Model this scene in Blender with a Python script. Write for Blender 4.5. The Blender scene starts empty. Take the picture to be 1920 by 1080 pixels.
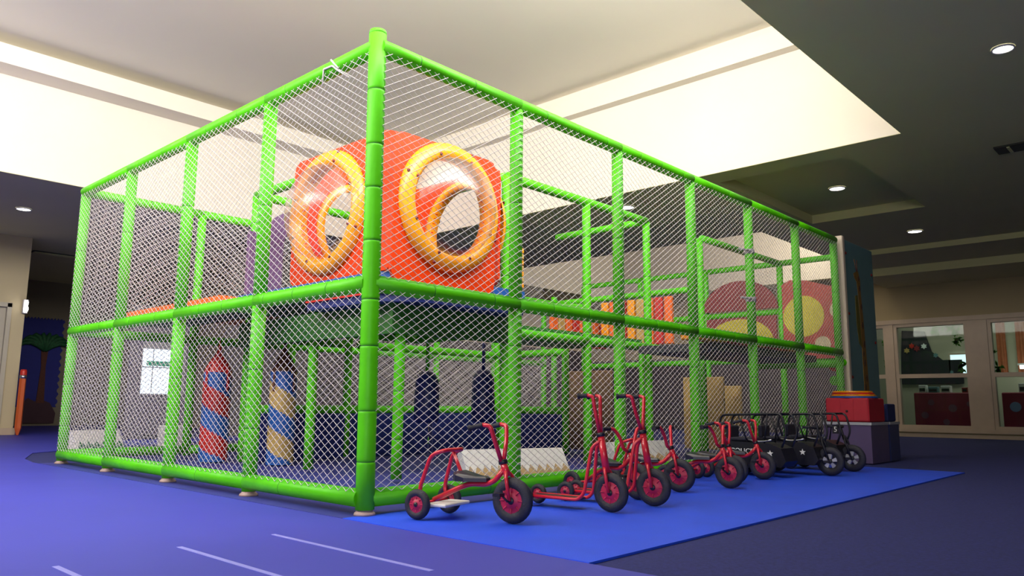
import bpy, math, random
from mathutils import Vector, Matrix
random.seed(7)
sc = bpy.context.scene
COL = sc.collection
PI = math.pi

# ------------------------------------------------------------------ camera
f, yaw, pit, roll = 1442.346, 0.7490847, 0.1505104, 0.0088583
CP = Vector((-2.6658, -3.6008, 0.6115))
F = Vector((math.cos(yaw)*math.cos(pit), math.sin(yaw)*math.cos(pit), math.sin(pit)))
R = Vector((math.sin(yaw), -math.cos(yaw), 0)); U = R.cross(F)
R2 = R*math.cos(roll)+U*math.sin(roll); U2 = -R*math.sin(roll)+U*math.cos(roll)
cam = bpy.data.objects.new('camera', bpy.data.cameras.new('camera')); COL.objects.link(cam)
cam.matrix_world = Matrix(((R2.x, U2.x, -F.x, CP.x), (R2.y, U2.y, -F.y, CP.y), (R2.z, U2.z, -F.z, CP.z), (0, 0, 0, 1)))
cam.data.sensor_width = 36; cam.data.lens = f/1920*36; cam.data.clip_start = .05
sc.camera = cam

# ------------------------------------------------------------------ world, exposure, large lights
sc.view_settings.view_transform = 'Standard'; sc.view_settings.look = 'None'
sc.view_settings.exposure = 0.0; sc.view_settings.gamma = 1.0; sc.view_settings.use_curve_mapping = False
w = bpy.data.worlds.new('world'); sc.world = w; w.use_nodes = True
w.node_tree.nodes['Background'].inputs[0].default_value = (.75, .8, .9, 1)
w.node_tree.nodes['Background'].inputs[1].default_value = .3

def area(name, loc, target, sx, sy, power, col=(1, 1, 1), shape='RECTANGLE', spread=PI):
    d = bpy.data.lights.new(name, 'AREA'); d.shape = shape; d.size = sx; d.size_y = sy; d.energy = power; d.color = col
    d.spread = spread
    o = bpy.data.objects.new(name, d); COL.objects.link(o); o.location = loc
    o.rotation_euler = (Vector(target)-Vector(loc)).to_track_quat('-Z', 'Y').to_euler()
    return o
# clerestory daylight on the near side and the left side of the tall ceiling well
area('clerestory_light', (1.0, -1.05, 4.55), (1.4, 6.0, 4.95), 9.0, 1.2, 700, (1, .955, .87))
area('clerestory_light', (-4.8, 3.4, 4.55), (4.0, 3.2, 4.95), 7.5, 1.2, 480, (1, .955, .87))
# daylight of the far ceiling well
area('clerestory_light', (12.6, 2.3, 4.6), (12.0, 8.0, 3.6), 4.5, .8, 160, (1, .90, .74))
# added fill light, unseen behind the viewer, lifting posts and ceiling
area('front_fill_light', (-6.5, -7.6, 1.7), (5.0, 4.0, 2.7), 6.0, 2.4, 250, (.96, .97, .93))
area('classroom_fill_light', (18.2, .6, 3.4), (18.2, .6, 0), 2.0, 5.0, 50, (.92, 1, .85))  # added unseen fill that brightens the classroom

# ------------------------------------------------------------------ materials
MATS = {}
def mat(name, col, rough=.5, metal=0, spec=.5, noise=0, nscale=8, bump=0, bscale=60, emit=None, estr=0, coat=0, stretch=None):
    if name in MATS: return MATS[name]
    m = bpy.data.materials.new(name); m.use_nodes = True; MATS[name] = m
    nt = m.node_tree; b = nt.nodes['Principled BSDF']
    b.inputs['Base Color'].default_value = (*col, 1); b.inputs['Roughness'].default_value = rough
    b.inputs['Metallic'].default_value = metal; b.inputs['Specular IOR Level'].default_value = spec
    b.inputs['Coat Weight'].default_value = coat
    tc = nt.nodes.new('ShaderNodeTexCoord'); src = tc.outputs['Object']
    if stretch:
        mp = nt.nodes.new('ShaderNodeMapping'); mp.inputs['Scale'].default_value = stretch
        nt.links.new(src, mp.inputs[0]); src = mp.outputs[0]
    if noise:
        n = nt.nodes.new('ShaderNodeTexNoise'); n.inputs['Scale'].default_value = nscale; n.inputs['Detail'].default_value = 4
        nt.links.new(src, n.inputs['Vector'])
        r = nt.nodes.new('ShaderNodeValToRGB')
        r.color_ramp.elements[0].position = .3; r.color_ramp.elements[1].position = .7
        r.color_ramp.elements[0].color = (*[c*(1-noise) for c in col], 1)
        r.color_ramp.elements[1].color = (*[min(1, c*(1+noise)) for c in col], 1)
        nt.links.new(n.outputs['Fac'], r.inputs[0]); nt.links.new(r.outputs[0], b.inputs['Base Color'])
    if bump:
        n2 = nt.nodes.new('ShaderNodeTexNoise'); n2.inputs['Scale'].default_value = bscale; n2.inputs['Detail'].default_value = 3
        nt.links.new(src, n2.inputs['Vector'])
        bp = nt.nodes.new('ShaderNodeBump'); bp.inputs['Strength'].default_value = bump; bp.inputs['Distance'].default_value = .01
        nt.links.new(n2.outputs['Fac'], bp.inputs['Height']); nt.links.new(bp.outputs[0], b.inputs['Normal'])
    if emit:
        b.inputs['Emission Color'].default_value = (*emit, 1); b.inputs['Emission Strength'].default_value = estr
    return m
GREEN = mat('green_foam', (.080, .52, .001), .45, spec=.3, noise=.10, nscale=5, bump=.06, bscale=25)
SEAM = mat('foam_seam', (.02, .16, .01), .8)
NET = mat('white_cord', (.66, .61, .62), .85, bump=.3, bscale=400)
ORANGE = mat('orange_plastic', (.66, .040, .0), .45, spec=.25, noise=.06, nscale=3, bump=.03, bscale=15)
YELLOW = mat('amber_plastic', (.88, .33, .003), .35, noise=.05, nscale=6, coat=.3)
BOLT = mat('maroon_cap', (.16, .01, .012), .5)
CREAM = mat('cream_plaster', (.80, .745, .66), .85, noise=.02, nscale=1.2, bump=.04, bscale=90)
CEIL = mat('bounce_tinted_ceiling', (.66, .63, .34), .85, noise=.03, nscale=.8, bump=.03, bscale=70)  # green bounce light is mixed into this base colour
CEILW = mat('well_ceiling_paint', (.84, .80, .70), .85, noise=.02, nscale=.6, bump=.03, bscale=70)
WALLP = mat('room_wall_paint', (.50, .42, .27), .8, noise=.04, nscale=1.5, bump=.05, bscale=80)
FLOORL = mat('lavender_vinyl', (.040, .046, .44), .55, noise=.05, nscale=1.3, bump=.03, bscale=120)
FLOORD = mat('dark_carpet', (.016, .022, .15), .95, noise=.25, nscale=60, bump=.5, bscale=300)
MATB = mat('royal_blue_mat', (.010, .070, .80), .6, noise=.05, nscale=4, bump=.2, bscale=200)
NAVYF = mat('navy_soft_floor', (.03, .035, .26), .6, noise=.15, nscale=3)
NAVY = mat('navy_vinyl', (.012, .022, .16), .45, noise=.08, nscale=8)
BLUEV = mat('blue_vinyl', (.015, .10, .42), .4, noise=.08, nscale=8)
REDV = mat('red_vinyl', (.55, .02, .015), .45, noise=.06, nscale=6)
ORV = mat('orange_vinyl', (.85, .14, .015), .5, noise=.05, nscale=9)
TAN = mat('tan_vinyl', (.50, .33, .10), .55, noise=.06, nscale=8)
PURP = mat('purple_panel', (.13, .06, .17), .5, noise=.1, nscale=8)
RTUBE = mat('red_enamel', (.58, .012, .035), .28, coat=.4, noise=.04, nscale=12)
RRIM = mat('red_rim_plastic', (.42, .01, .06), .45, noise=.05, nscale=20)
RUB = mat('black_rubber', (.013, .013, .028), .6, noise=.2, nscale=40, bump=.3, bscale=200)
BLK = mat('black_plastic', (.010, .010, .02), .4, noise=.1, nscale=30)
SEATM = mat('dark_seat_plastic', (.02, .02, .04), .3, noise=.1, nscale=20)
CHROME = mat('steel', (.6, .6, .65), .3, 1)
SILV = mat('silver_plastic', (.5, .5, .58), .35, .3)
WHITE = mat('white_print', (.85, .85, .85), .5)
WHITEP = mat('white_panel', (.62, .60, .62), .55, noise=.05, nscale=5)
BEIGE = mat('beige_foot', (.36, .25, .24), .6, noise=.1, nscale=20)
FRAMEM = mat('window_frame_paint', (.46, .36, .27), .5, noise=.04, nscale=6)
MAROON = mat('maroon_panel', (.22, .02, .025), .5, noise=.06, nscale=4)
OLIVE = mat('olive_yellow_panel', (.50, .42, .02), .5, noise=.06, nscale=4)
DOTR = mat('red_dotted_panel', (.42, .045, .03), .5, noise=.06, nscale=4)
DOTC = mat('cream_dot', (.66, .55, .36), .5)
DOTY = mat('yellow_dot', (.58, .50, .03), .5)
TEALB = mat('dusty_blue_panel', (.09, .19, .22), .5, noise=.08, nscale=3)
EDGE = mat('pale_panel_edge', (.55, .46, .38), .5)
GIRB = mat('giraffe_brown', (.09, .035, .02), .6)
GIRO = mat('giraffe_ochre', (.20, .10, .015), .6)
CRATE = mat('smoky_crate_plastic', (.10, .07, .17), .3, noise=.05, nscale=6)
REDB = mat('red_box_fabric', (.42, .012, .03), .6, noise=.06, nscale=12)
NAVB = mat('navy_box_fabric', (.01, .02, .11), .6, noise=.06, nscale=12)
PALELINE = mat('pale_floor_line', (.26, .27, .78), .5)
GLOW = mat('lamp_glow', (1, 1, 1), .5, emit=(1, .98, .95), estr=9)
DAY = mat('daylit_pane', (.8, .9, 1), .5, emit=(.72, .88, 1), estr=1.3)
PENC = mat('pencil_orange', (.55, .10, .02), .5)
BARK = mat('bark_brown', (.10, .03, .02), .8, noise=.2, nscale=30)
LEAF = mat('paper_leaf_green', (.01, .09, .03), .7, noise=.3, nscale=20)
LEAF2 = mat('bright_leaf_green', (.08, .22, .02), .7, noise=.4, nscale=25)
BBLUE = mat('bulletin_blue', (.01, .015, .22), .7, noise=.05, nscale=8)
BOARD = mat('magenta_board', (.20, .006, .03), .7, noise=.1, nscale=6)
CURT = mat('rust_curtain', (.42, .12, .05), .8, noise=.1, nscale=12)
DOORM = mat('pale_door_paint', (.42, .38, .31), .5, noise=.04, nscale=5)

DARKBOARD = mat('dark_backdrop_board', (.07, .06, .075), .7, noise=.2, nscale=3)  # for the added boards that darken the far walls
def glass(name, tint, rough, weight):
    m = bpy.data.materials.new(name); m.use_nodes = True; nt = m.node_tree
    nt.nodes.remove(nt.nodes['Principled BSDF']); out = nt.nodes['Material Output']
    t = nt.nodes.new('ShaderNodeBsdfTransparent'); t.inputs[0].default_value = (*tint, 1)
    g = nt.nodes.new('ShaderNodeBsdfGlossy'); g.inputs['Roughness'].default_value = rough
    lw = nt.nodes.new('ShaderNodeLayerWeight'); lw.inputs[0].default_value = weight
    mx = nt.nodes.new('ShaderNodeMixShader')
    nt.links.new(lw.outputs['Facing'], mx.inputs[0]); nt.links.new(t.outputs[0], mx.inputs[1]); nt.links.new(g.outputs[0], mx.inputs[2])
    nt.links.new(mx.outputs[0], out.inputs[0]); return m
DOME = glass('clear_dome', (.98, .90, .90), .26, .22)
PANE = glass('window_glass', (.80, .88, .84), .02, .15)

# ------------------------------------------------------------------ mesh helpers
class MB:
    def __init__(s): s.v = []; s.f = []; s.m = []; s.sm = []
    def add(s, vs, fs, mi=0, smooth=False):
        o = len(s.v); s.v += [tuple(v) for v in vs]
        for q in fs: s.f.append(tuple(i+o for i in q)); s.m.append(mi); s.sm.append(smooth)
        return s
    def box(s, a, b, mi=0, bev=0):
        x0, y0, z0 = a; x1, y1, z1 = b
        if bev:
            # chamfered box
            pts = []; e = bev
            def ring(z, i): return [(x0+i, y0+e, z), (x0+e, y0+i, z), (x1-e, y0+i, z), (x1-i, y0+e, z), (x1-i, y1-e, z), (x1-e, y1-i, z), (x0+e, y1-i, z), (x0+i, y1-e, z)]
            rs = [ring(z0, e), ring(z0+e, 0), ring(z1-e, 0), ring(z1, e)]
            # keep end rings valid
            rs[0] = [(x0+e, y0+e, z0)]*0 or [(max(x0+e, min(x1-e, p[0])), max(y0+e, min(y1-e, p[1])), z0) for p in rs[1]]
            rs[3] = [(max(x0+e, min(x1-e, p[0])), max(y0+e, min(y1-e, p[1])), z1) for p in rs[2]]
            vs = [p for r in rs for p in r]; fs = [tuple(range(7, -1, -1)), tuple(range(24, 32))]
            for k in range(3):
                for i in range(8): fs.append((k*8+i, k*8+(i+1) % 8, k*8+8+(i+1) % 8, k*8+8+i))
            return s.add(vs, fs, mi)
        vs = [(x0, y0, z0), (x1, y0, z0), (x1, y1, z0), (x0, y1, z0), (x0, y0, z1), (x1, y0, z1), (x1, y1, z1), (x0, y1, z1)]
        return s.add(vs, [(3, 2, 1, 0), (4, 5, 6, 7), (0, 1, 5, 4), (1, 2, 6, 5), (2, 3, 7, 6), (3, 0, 4, 7)], mi)
    def tube(s, path, r, n=10, mi=0, cap=True, seams=None):
        P = [Vector(p) for p in path]; rr = r if isinstance(r, (list, tuple)) else [r]*len(P)
        T = []
        for i in range(len(P)):
            a = P[max(0, i-1)]; b = P[min(len(P)-1, i+1)]; T.append((b-a).normalized())
        up = Vector((0, 0, 1)) if abs(T[0].z) < .9 else Vector((1, 0, 0))
        nrm = (up-T[0]*up.dot(T[0])).normalized(); vs = []
        for i, p in enumerate(P):
            nrm = (nrm-T[i]*nrm.dot(T[i])).normalized(); bn = T[i].cross(nrm)
            for k in range(n):
                a = 2*PI*k/n; vs.append(p+(nrm*math.cos(a)+bn*math.sin(a))*rr[i])
        o = len(s.v); s.v += [tuple(v) for v in vs]
        for i in range(len(P)-1):
            mm = mi if not seams or i not in seams else 1
            for k in range(n):
                s.f.append((o+i*n+k, o+i*n+(k+1) % n, o+(i+1)*n+(k+1) % n, o+(i+1)*n+k)); s.m.append(mm); s.sm.append(True)
        if cap:
            s.f.append(tuple(o+k for k in range(n-1, -1, -1))); s.m.append(mi); s.sm.append(False)
            s.f.append(tuple(o+(len(P)-1)*n+k for k in range(n))); s.m.append(mi); s.sm.append(False)
        return s
    def lathe(s, prof, c, axis, n=32, mi=0, smooth=True, closed=False):
        # prof: (radius, offset along axis)
        A = Vector(axis).normalized(); up = Vector((0, 0, 1)) if abs(A.z) < .9 else Vector((1, 0, 0))
        X = (up-A*up.dot(A)).normalized(); Y = A.cross(X); c = Vector(c); vs = []
        for (r, h) in prof:
            for k in range(n):
                a = 2*PI*k/n; vs.append(c+A*h+(X*math.cos(a)+Y*math.sin(a))*max(r, 1e-4))
        fs = []
        m = len(prof)
        for i in range(m if closed else m-1):
            j = (i+1) % m
            for k in range(n): fs.append((i*n+k, i*n+(k+1) % n, j*n+(k+1) % n, j*n+k))
        return s.add(vs, fs, mi, smooth)
    def prism(s, pts, off, mi=0):
        # pts: planar loop of 3D points, off: extrusion vector
        n = len(pts); off = Vector(off); a = [Vector(p) for p in pts]; b = [p+off for p in a]
        fs = [tuple(range(n-1, -1, -1)), tuple(range(n, 2*n))]+[(i, (i+1) % n, n+(i+1) % n, n+i) for i in range(n)]
        return s.add(a+b, fs, mi)
    def build(s, name, mats, parent=None, loc=None):
        me = bpy.data.meshes.new(name); 
        o3 = Vector(loc) if loc is not None else Vector((0, 0, 0))
        me.from_pydata([tuple(Vector(v)-o3) for v in s.v], [], s.f)
        if not isinstance(mats, (list, tuple)): mats = [mats]
        for m in mats: me.materials.append(m)
        for p, mi, sm in zip(me.polygons, s.m, s.sm): p.material_index = mi; p.use_smooth = sm
        me.update()
        import bmesh
        bm = bmesh.new(); bm.from_mesh(me); bmesh.ops.recalc_face_normals(bm, faces=bm.faces); bm.to_mesh(me); bm.free()
        o = bpy.data.objects.new(name, me); COL.objects.link(o); o.location = o3
        if parent: 
            o.parent = parent
        return o
def thing(name, label, cat, loc=(0, 0, 0), rz=0, group=None):
    o = bpy.data.objects.new(name, None); COL.objects.link(o); o.location = loc; o.rotation_euler = (0, 0, rz)
    o.empty_display_size = .1; o['label'] = label; o['category'] = cat
    if group: o['group'] = group
    return o
def tag(o, label, cat, group=None):
    o['label'] = label; o['category'] = cat
    if group: o['group'] = group
    return o
def struct(o, label=None):
    o['kind'] = 'structure'
    if label: o['label'] = label
    return o
def smooth_path(pts, rad=.04, n=5):
    P = [Vector(p) for p in pts]; out = [P[0]]
    for i in range(1, len(P)-1):
        a = P[i-1]-P[i]; b = P[i+1]-P[i]; r = min(rad, a.length*.45, b.length*.45)
        s = P[i]+a.normalized()*r; e = P[i]+b.normalized()*r
        for k in range(n+1):
            t = k/n; out.append(s*(1-t)**2+P[i]*2*t*(1-t)+e*t*t)
    out.append(P[-1]); return out
def text_mesh(txt, size, M, name, m, parent, depth=.002):
    cu = bpy.data.curves.new(name, 'FONT'); cu.body = txt; cu.size = size; cu.extrude = depth; cu.align_x = 'CENTER'; cu.align_y = 'CENTER'
    t = bpy.data.objects.new(name+'_tmp', cu); COL.objects.link(t)
    dg = bpy.context.evaluated_depsgraph_get(); me = bpy.data.meshes.new_from_object(t.evaluated_get(dg)); bpy.data.objects.remove(t)
    me.transform(M); me.materials.clear(); me.materials.append(m)
    o = bpy.data.objects.new(name, me); COL.objects.link(o); o.parent = parent; return o

# ------------------------------------------------------------------ setting: floors
HC = 3.6
def plate(name, x0, y0, x1, y1, z0, z1, m, label=None):
    b = MB(); b.box((x0, y0, z0), (x1, y1, z1)); return struct(b.build(name, m), label)
plate('floor', -9, -9, 20.5, 18.3, -.2, -.012, FLOORD, 'dark hall floor')
def floor_patch(name, loop, z1, m, label):
    b = MB(); b.prism([(x, y, -.011) for x, y in loop], (0, 0, z1+.011)); return struct(b.build(name, m), label)
floor_patch('floor_vinyl', [(-8.9, -8.9), (-.14, -8.9), (-.14, 5.3), (-.05, 5.9), (.3, 6.9), (1.2, 7.6), (3.0, 8.4), (5.8, 9.0), (5.8, 18), (-8.9, 18)], -.004, FLOORL, 'smooth lavender blue vinyl floor left of the cage')
floor_patch('floor_mat', [(-.14, -1.68), (5.95, -1.62), (5.95, -.02), (-.14, -.02)], -.001, MATB, 'royal blue mat strip under the trikes')
floor_patch('floor_play', [(-.14, -.02), (8.5, -.02), (8.5, 5.1), (-.14, 5.1)], -.001, NAVYF, 'navy soft floor inside the cage')
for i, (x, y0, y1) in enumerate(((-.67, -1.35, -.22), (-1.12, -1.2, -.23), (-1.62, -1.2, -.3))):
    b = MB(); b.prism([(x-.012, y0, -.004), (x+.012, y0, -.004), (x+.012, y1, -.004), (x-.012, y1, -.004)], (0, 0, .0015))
    o = b.build('floor_line', PALELINE)  # thin pale strips lying on the vinyl
    tag(o, ['pale line on the lavender floor, closest to the cage corner', 'pale line on the lavender floor, middle of the three', 'pale line on the lavender floor, farthest left near the picture edge'][i], 'tape', 'pale lines on the floor')

# ------------------------------------------------------------------ setting: ceiling with two tall wells and one tray
def ceiling():
    wells = [(-5, -1.2, 6.18, 8.05), (9.78, 2.1, 15.4, 9.2)]
    tray = (6.6, -.5, 9.75, 1.2)
    xs = sorted({-9, 20.5} | {v for q in wells+[tray] for v in (q[0], q[2])}); ys = sorted({-9, 18.3} | {v for q in wells+[tray] for v in (q[1], q[3])})
    b = MB()
    for i in range(len(xs)-1):
        for j in range(len(ys)-1):
            cx = (xs[i]+xs[i+1])/2; cy = (ys[j]+ys[j+1])/2
            if any(q[0] < cx < q[2] and q[1] < cy < q[3] for q in wells+[tray]): continue
            b.box((xs[i], ys[j], HC), (xs[i+1], ys[j+1], HC+.004))
    struct(b.build('ceiling', CEIL), 'dim grey green hall ceiling')
    t = MB(); x0, y0, x1, y1 = tray; h = .14
    t.box((x0-.02, y0-.02, HC+h), (x1+.02, y1+.02, HC+h+.05))
    struct(t.build('ceiling_tray', CEIL), 'raised tray in the ceiling')
    t = MB()
    t.box((x1, y0-.02, HC+.005), (x1+.02, y1+.02, HC+h)); t.box((x0-.02, y0-.02, HC+.005), (x0, y1+.02, HC+h)); t.box((x0, y0-.02, HC+.005), (x1, y0, HC+h)); t.box((x0, y1, HC+.005), (x1, y1+.02, HC+h))
    struct(t.build('trim_1', CEIL))
    for k, ((x0, y0, x1, y1), top) in enumerate(zip(wells, (5.35, 5.0))):
        W = MB(); e = .1
        W.box((x0-e, y1, HC+.005), (x1+e, y1+e, top)); W.box((x1, y0-e, HC+.005), (x1+e, y1, top))
        W.box((x0-e, y0-e, HC+.005), (x1, y0, top)); W.box((x0-e, y0, HC+.005), (x0, y1, top))
        struct(W.build('wall_well', CREAM), ['bright cream wall of the tall ceiling well over the cage', 'cream wall of the far ceiling well'][k])
        c = MB(); c.box((x0-e, y0-e, top), (x1+e, y1+e, top+.1)); struct(c.build('ceiling_well', CEILW), ['pale ceiling high above the cage', 'pale ceiling of the far well'][k])
        if k == 0:
            L = MB(); L.box((x0, y1-.42, 4.93), (x1, y1, 5.19)); struct(L.build('trim_2', CREAM), 'cream ledge along the well wall')
            L = MB(); L.box((x1-.16, y0, 4.93), (x1, y1-.42, 5.19)); struct(L.build('trim_3', CREAM), 'cream ledge along the well wall')
            # thin recessed line under the ledges
ceiling()
# shallow soffit steps towards the windows
b = MB(); b.prism([(12.6, -8.9, HC), (12.6, 2.0, HC), (12.6, 2.0, HC-.10), (12.6, -8.9, HC-.10)], (3.9, 0, 0)); struct(b.build('trim_4', CEIL), 'soffit step before the window wall')
b = MB(); b.prism([(14.2, -8.9, HC-.10), (14.2, 2.0, HC-.10), (14.2, 2.0, HC-.26), (14.2, -8.9, HC-.26)], (2.2, 0, 0)); struct(b.build('trim_5', CEIL), 'second soffit step before the window wall')

# ------------------------------------------------------------------ setting: walls
def wallbox(name, a, c, m=WALLP, label=None):
    b = MB(); b.box(a, c); return struct(b.build(name, m), label)
wallbox('wall_back', (-9, -9.1, -.01), (20.5, -9, HC))
wallbox('wall_west', (-9.1, -9, -.01), (-9, 18.3, HC))
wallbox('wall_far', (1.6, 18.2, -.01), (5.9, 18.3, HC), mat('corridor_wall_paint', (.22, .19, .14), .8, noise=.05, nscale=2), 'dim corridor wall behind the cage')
wallbox('wall_north', (5.8, 10.6, -.01), (16.1, 10.7, HC), mat('north_wall_paint', (.56, .47, .38), .8, noise=.03, nscale=1))
wallbox('backdrop_north', (5.9, 10.55, -.01), (16, 10.6, 2.2), mat('dark_backdrop_board', (.07, .06, .075), .7, noise=.2, nscale=3), 'added dark backdrop board along the north wall')  # added dark board, keeps the lower wall from showing too bright
wallbox('wall_corridor', (5.8, 10.7, -.01), (5.9, 18.2, HC))
# left wall with a door opening (door_1 at x .2 .. 1.28)
WL = 12.5
wallbox('wall_left', (-9, WL, -.01), (.15, WL+.15, HC), WALLP, 'cream wall left of the cage')
wallbox('wall_left', (1.28, WL, -.01), (1.53, WL+.15, HC)); wallbox('wall_left', (.15, WL, 2.35), (1.28, WL+.15, HC))
wallbox('wall_left', (1.38, WL+.15, -.01), (1.53, 18.3, HC))
bb = MB(); bb.box((1.22, WL-.03, 0), (1.56, WL, .12)); bb.box((-9, WL-.03, 0), (.12, WL, .12)); struct(bb.build('baseboard_left', FRAMEM))
d = struct(MB().box((.22, WL+.05, 0), (1.24, WL+.09, 2.28)).build('door_1', DOORM), 'pale door at the left edge with a glass light')
MB().box((.34, WL+.035, .3), (1.10, WL+.05, 2.05)).build('pane', mat('door_glass', (.04, .09, .03), .1), d)
MB().box((.15, WL-.03, 0), (.22, WL+.06, 2.35)).box((1.24, WL-.03, 0), (1.31, WL+.06, 2.35)).box((.15, WL-.03, 2.28), (1.31, WL+.06, 2.36)).build('door_frame', DOORM, d)
MB().tube([(.40, WL, 1.0), (.40, WL+.05, 1.0)], .012).tube([(.40, WL, 1.0), (.52, WL, 1.0)], .012).build('door_handle', CHROME, d)

# window wall on the far right: plane x = 16
XW = 16.0
SILL, HEAD = .18, 2.48
wins = [(2.05, 3.0), (.42, 1.90), (-1.42, .05), (-3.0, -1.6), (-4.6, -3.2)]
def window_wall():
    b = MB(); b.box((XW, -9, -.01), (XW+.14, 4.0, SILL)); b.box((XW, -9, HEAD), (XW+.14, 4.0, HC)); b.box((XW, 3.0, SILL), (XW+.14, 10.6, HEAD))
    b.box((XW, 4.0, -.01), (XW+.14, 10.6, SILL)); b.box((XW, 4.0, HEAD), (XW+.14, 10.6, HC)); b.box((XW, -9, SILL), (XW+.14, -4.6, HEAD))
    for (a, c) in zip(wins[:-1], wins[1:]): b.box((XW+.02, c[1], SILL), (XW+.12, a[0], HEAD))
    struct(MB().box((XW-.03, 3.15, .0), (XW-.001, 10.5, 1.9)).build('backdrop_east', MATS['dark_backdrop_board']), 'added dark backdrop board right of the north wall')  # dark board added to hold down the brightness of this wall
    struct(b.build('wall_right', mat('window_wall_paint', (.36, .29, .17), .8, noise=.04, nscale=1.5)), 'tan wall over and under the far windows')
    for i, (y0, y1) in enumerate(wins):
        fr = MB(); t = .07; x0 = XW-.05; x1 = XW+.10
        fr.box((x0, y0, SILL), (x1, y0+t, HEAD)); fr.box((x0, y1-t, SILL), (x1, y1, HEAD)); fr.box((x0, y0+t, SILL), (x1, y1-t, SILL+t)); fr.box((x0, y0+t, HEAD-t), (x1, y1-t, HEAD))
        fr.box((x0, y0+t, 1.27), (x1, y1-t, 1.36))
        o = struct(fr.build('window_%d' % (i+1), FRAMEM), 'tan framed window in the far right wall')
        MB().box((XW+.02, y0+t, 1.36), (XW+.03, y1-t, HEAD-t)).build('pane', PANE, o)
        MB().box((XW+.02, y0+t, SILL+t), (XW+.03, y1-t, 1.27)).build('pane', PANE, o)
    # continuous pale frame band and mullions
    m = MB()
    for (a, c) in zip(wins[:-1], wins[1:]): m.box((XW-.07, c[1]+.002, SILL), (XW-.001, a[0]-.002, HEAD))
    struct(m.build('trim_6', FRAMEM), 'wide tan mullions between the windows')
    struct(MB().box((XW-.09, -8.9, HEAD+.001), (XW-.001, 3.1, HEAD+.10)).build('trim_7', FRAMEM), 'tan head rail over the windows')
    struct(MB().box((XW-.11, -8.9, .10), (XW-.001, 3.1, SILL-.001)).build('trim_8', FRAMEM), 'tan sill under the windows')
    struct(MB().box((XW-.05, -8.9, -.01), (XW-.001, 3.1, .07)).build('baseboard_right', FRAMEM))
window_wall()
# room behind the windows
wallbox('wall_classroom', (20, -9, -.01), (20.1, 10.7, HC), mat('classroom_wall', (.40, .36, .27), .8))
wallbox('wall_classroom_side', (16.14, 10.6, -.01), (20, 10.7, HC))

# ------------------------------------------------------------------ nets
def net_mesh(mb, O, A, W, H, pw=.076, ph=.048, r=.0021, z0=0):
    # diamond cords over the rectangle spanned by unit vector A (W long) and +Z (H high) from corner O
    O = Vector(O); A = Vector(A); N = A.cross(Vector((0, 0, 1)))
    k = ph/pw
    for sgn in (1, -1):
        c = -k*W if sgn > 0 else 0
        c = math.floor(c/ph)*ph
        cmax = H if sgn > 0 else H+k*W
        while c <= cmax+ph:
            # z = sgn*k*u + c
            pts = []
            for u in (0, W):
                z = sgn*k*u+c
                if -1e-9 <= z <= H+1e-9: pts.append((u, z))
            for z in (0, H):
                u = (z-c)/(sgn*k)
                if 1e-9 < u < W-1e-9: pts.append((u, z))
            if len(pts) >= 2:
                p, q = pts[0], pts[-1] if len(pts) == 2 else max(pts, key=lambda t: abs(t[0]-pts[0][0]))
                if abs(p[0]-q[0]) > .01:
                    P = O+A*p[0]+Vector((0, 0, p[1])); Q = O+A*q[0]+Vector((0, 0, q[1]))
                    d = (Q-P).normalized(); s = d.cross(N).normalized(); off = N*(.0012*sgn)
                    vs = [P+off+s*r, P+off+N*r, P+off-s*r, P+off-N*r, Q+off+s*r, Q+off+N*r, Q+off-s*r, Q+off-N*r]
                    mb.add(vs, [(0, 1, 5, 4), (1, 2, 6, 5), (2, 3, 7, 6), (3, 0, 4, 7)], 0, True)
            c += ph
def net(O, A, W, H, parent, **kw):
    b = MB(); net_mesh(b, O, A, W, H, **kw); return b.build('safety_net', NET, parent)

# ------------------------------------------------------------------ the play frame
frame = thing('play_frame', 'two storey indoor play cage of bright green padded posts and white diamond netting', 'play structure', (0, 0, 0))
GXS = [0, 1.24, 2.49, 3.68, 4.88, 6.09, 7.30]; GYS = [0, 1.25, 2.49, 3.72, 4.92]
ZB, ZM, ZT = .09, 1.30, 2.75
PR = .047
def foam(p, q, r=PR, step=.42, name='rail', jit=True, parent=frame, n=14, m=GREEN):
    P = Vector(p); Q = Vector(q); L = (Q-P).length; path = [P]; rad = [r]; seams = []
    t = step*random.uniform(.6, 1.1)
    D = (Q-P)/L
    while t < L-.12:
        for dt, rr in ((-.016, r), (-.005, r*.985), (-.003, r*.955), (.003, r*.955), (.005, r*.985), (.016, r)):
            path.append(P+D*(t+dt)); rad.append(rr)
        seams.append(len(path)-4)
        t += step*random.uniform(.75, 1.25)
    path.append(Q); rad.append(r)
    return MB().tube(path, rad, n, seams=seams).build(name, [m, SEAM], parent)
def foot(x, y):
    return MB().lathe([(.0, .0), (.062, 0), (.058, .012), (.046, .022), (.036, .045), (.0, .045)], (x, y, 0), (0, 0, 1), 16).build('foot', BEIGE, frame)
# corner post, full height, leaning very slightly as in the photo
foam((.010, -.012, .03), (-.006, .006, 2.83), .054, .34, 'corner_post')
foot(.010, -.012)
b = MB(); b.lathe([(0, .0), (.05, 0), (.054, .012), (.05, .03), (0, .032)], (-.006, .006, 2.825), (0, 0, 1), 18); b.build('post_cap', GREEN, frame)
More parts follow.
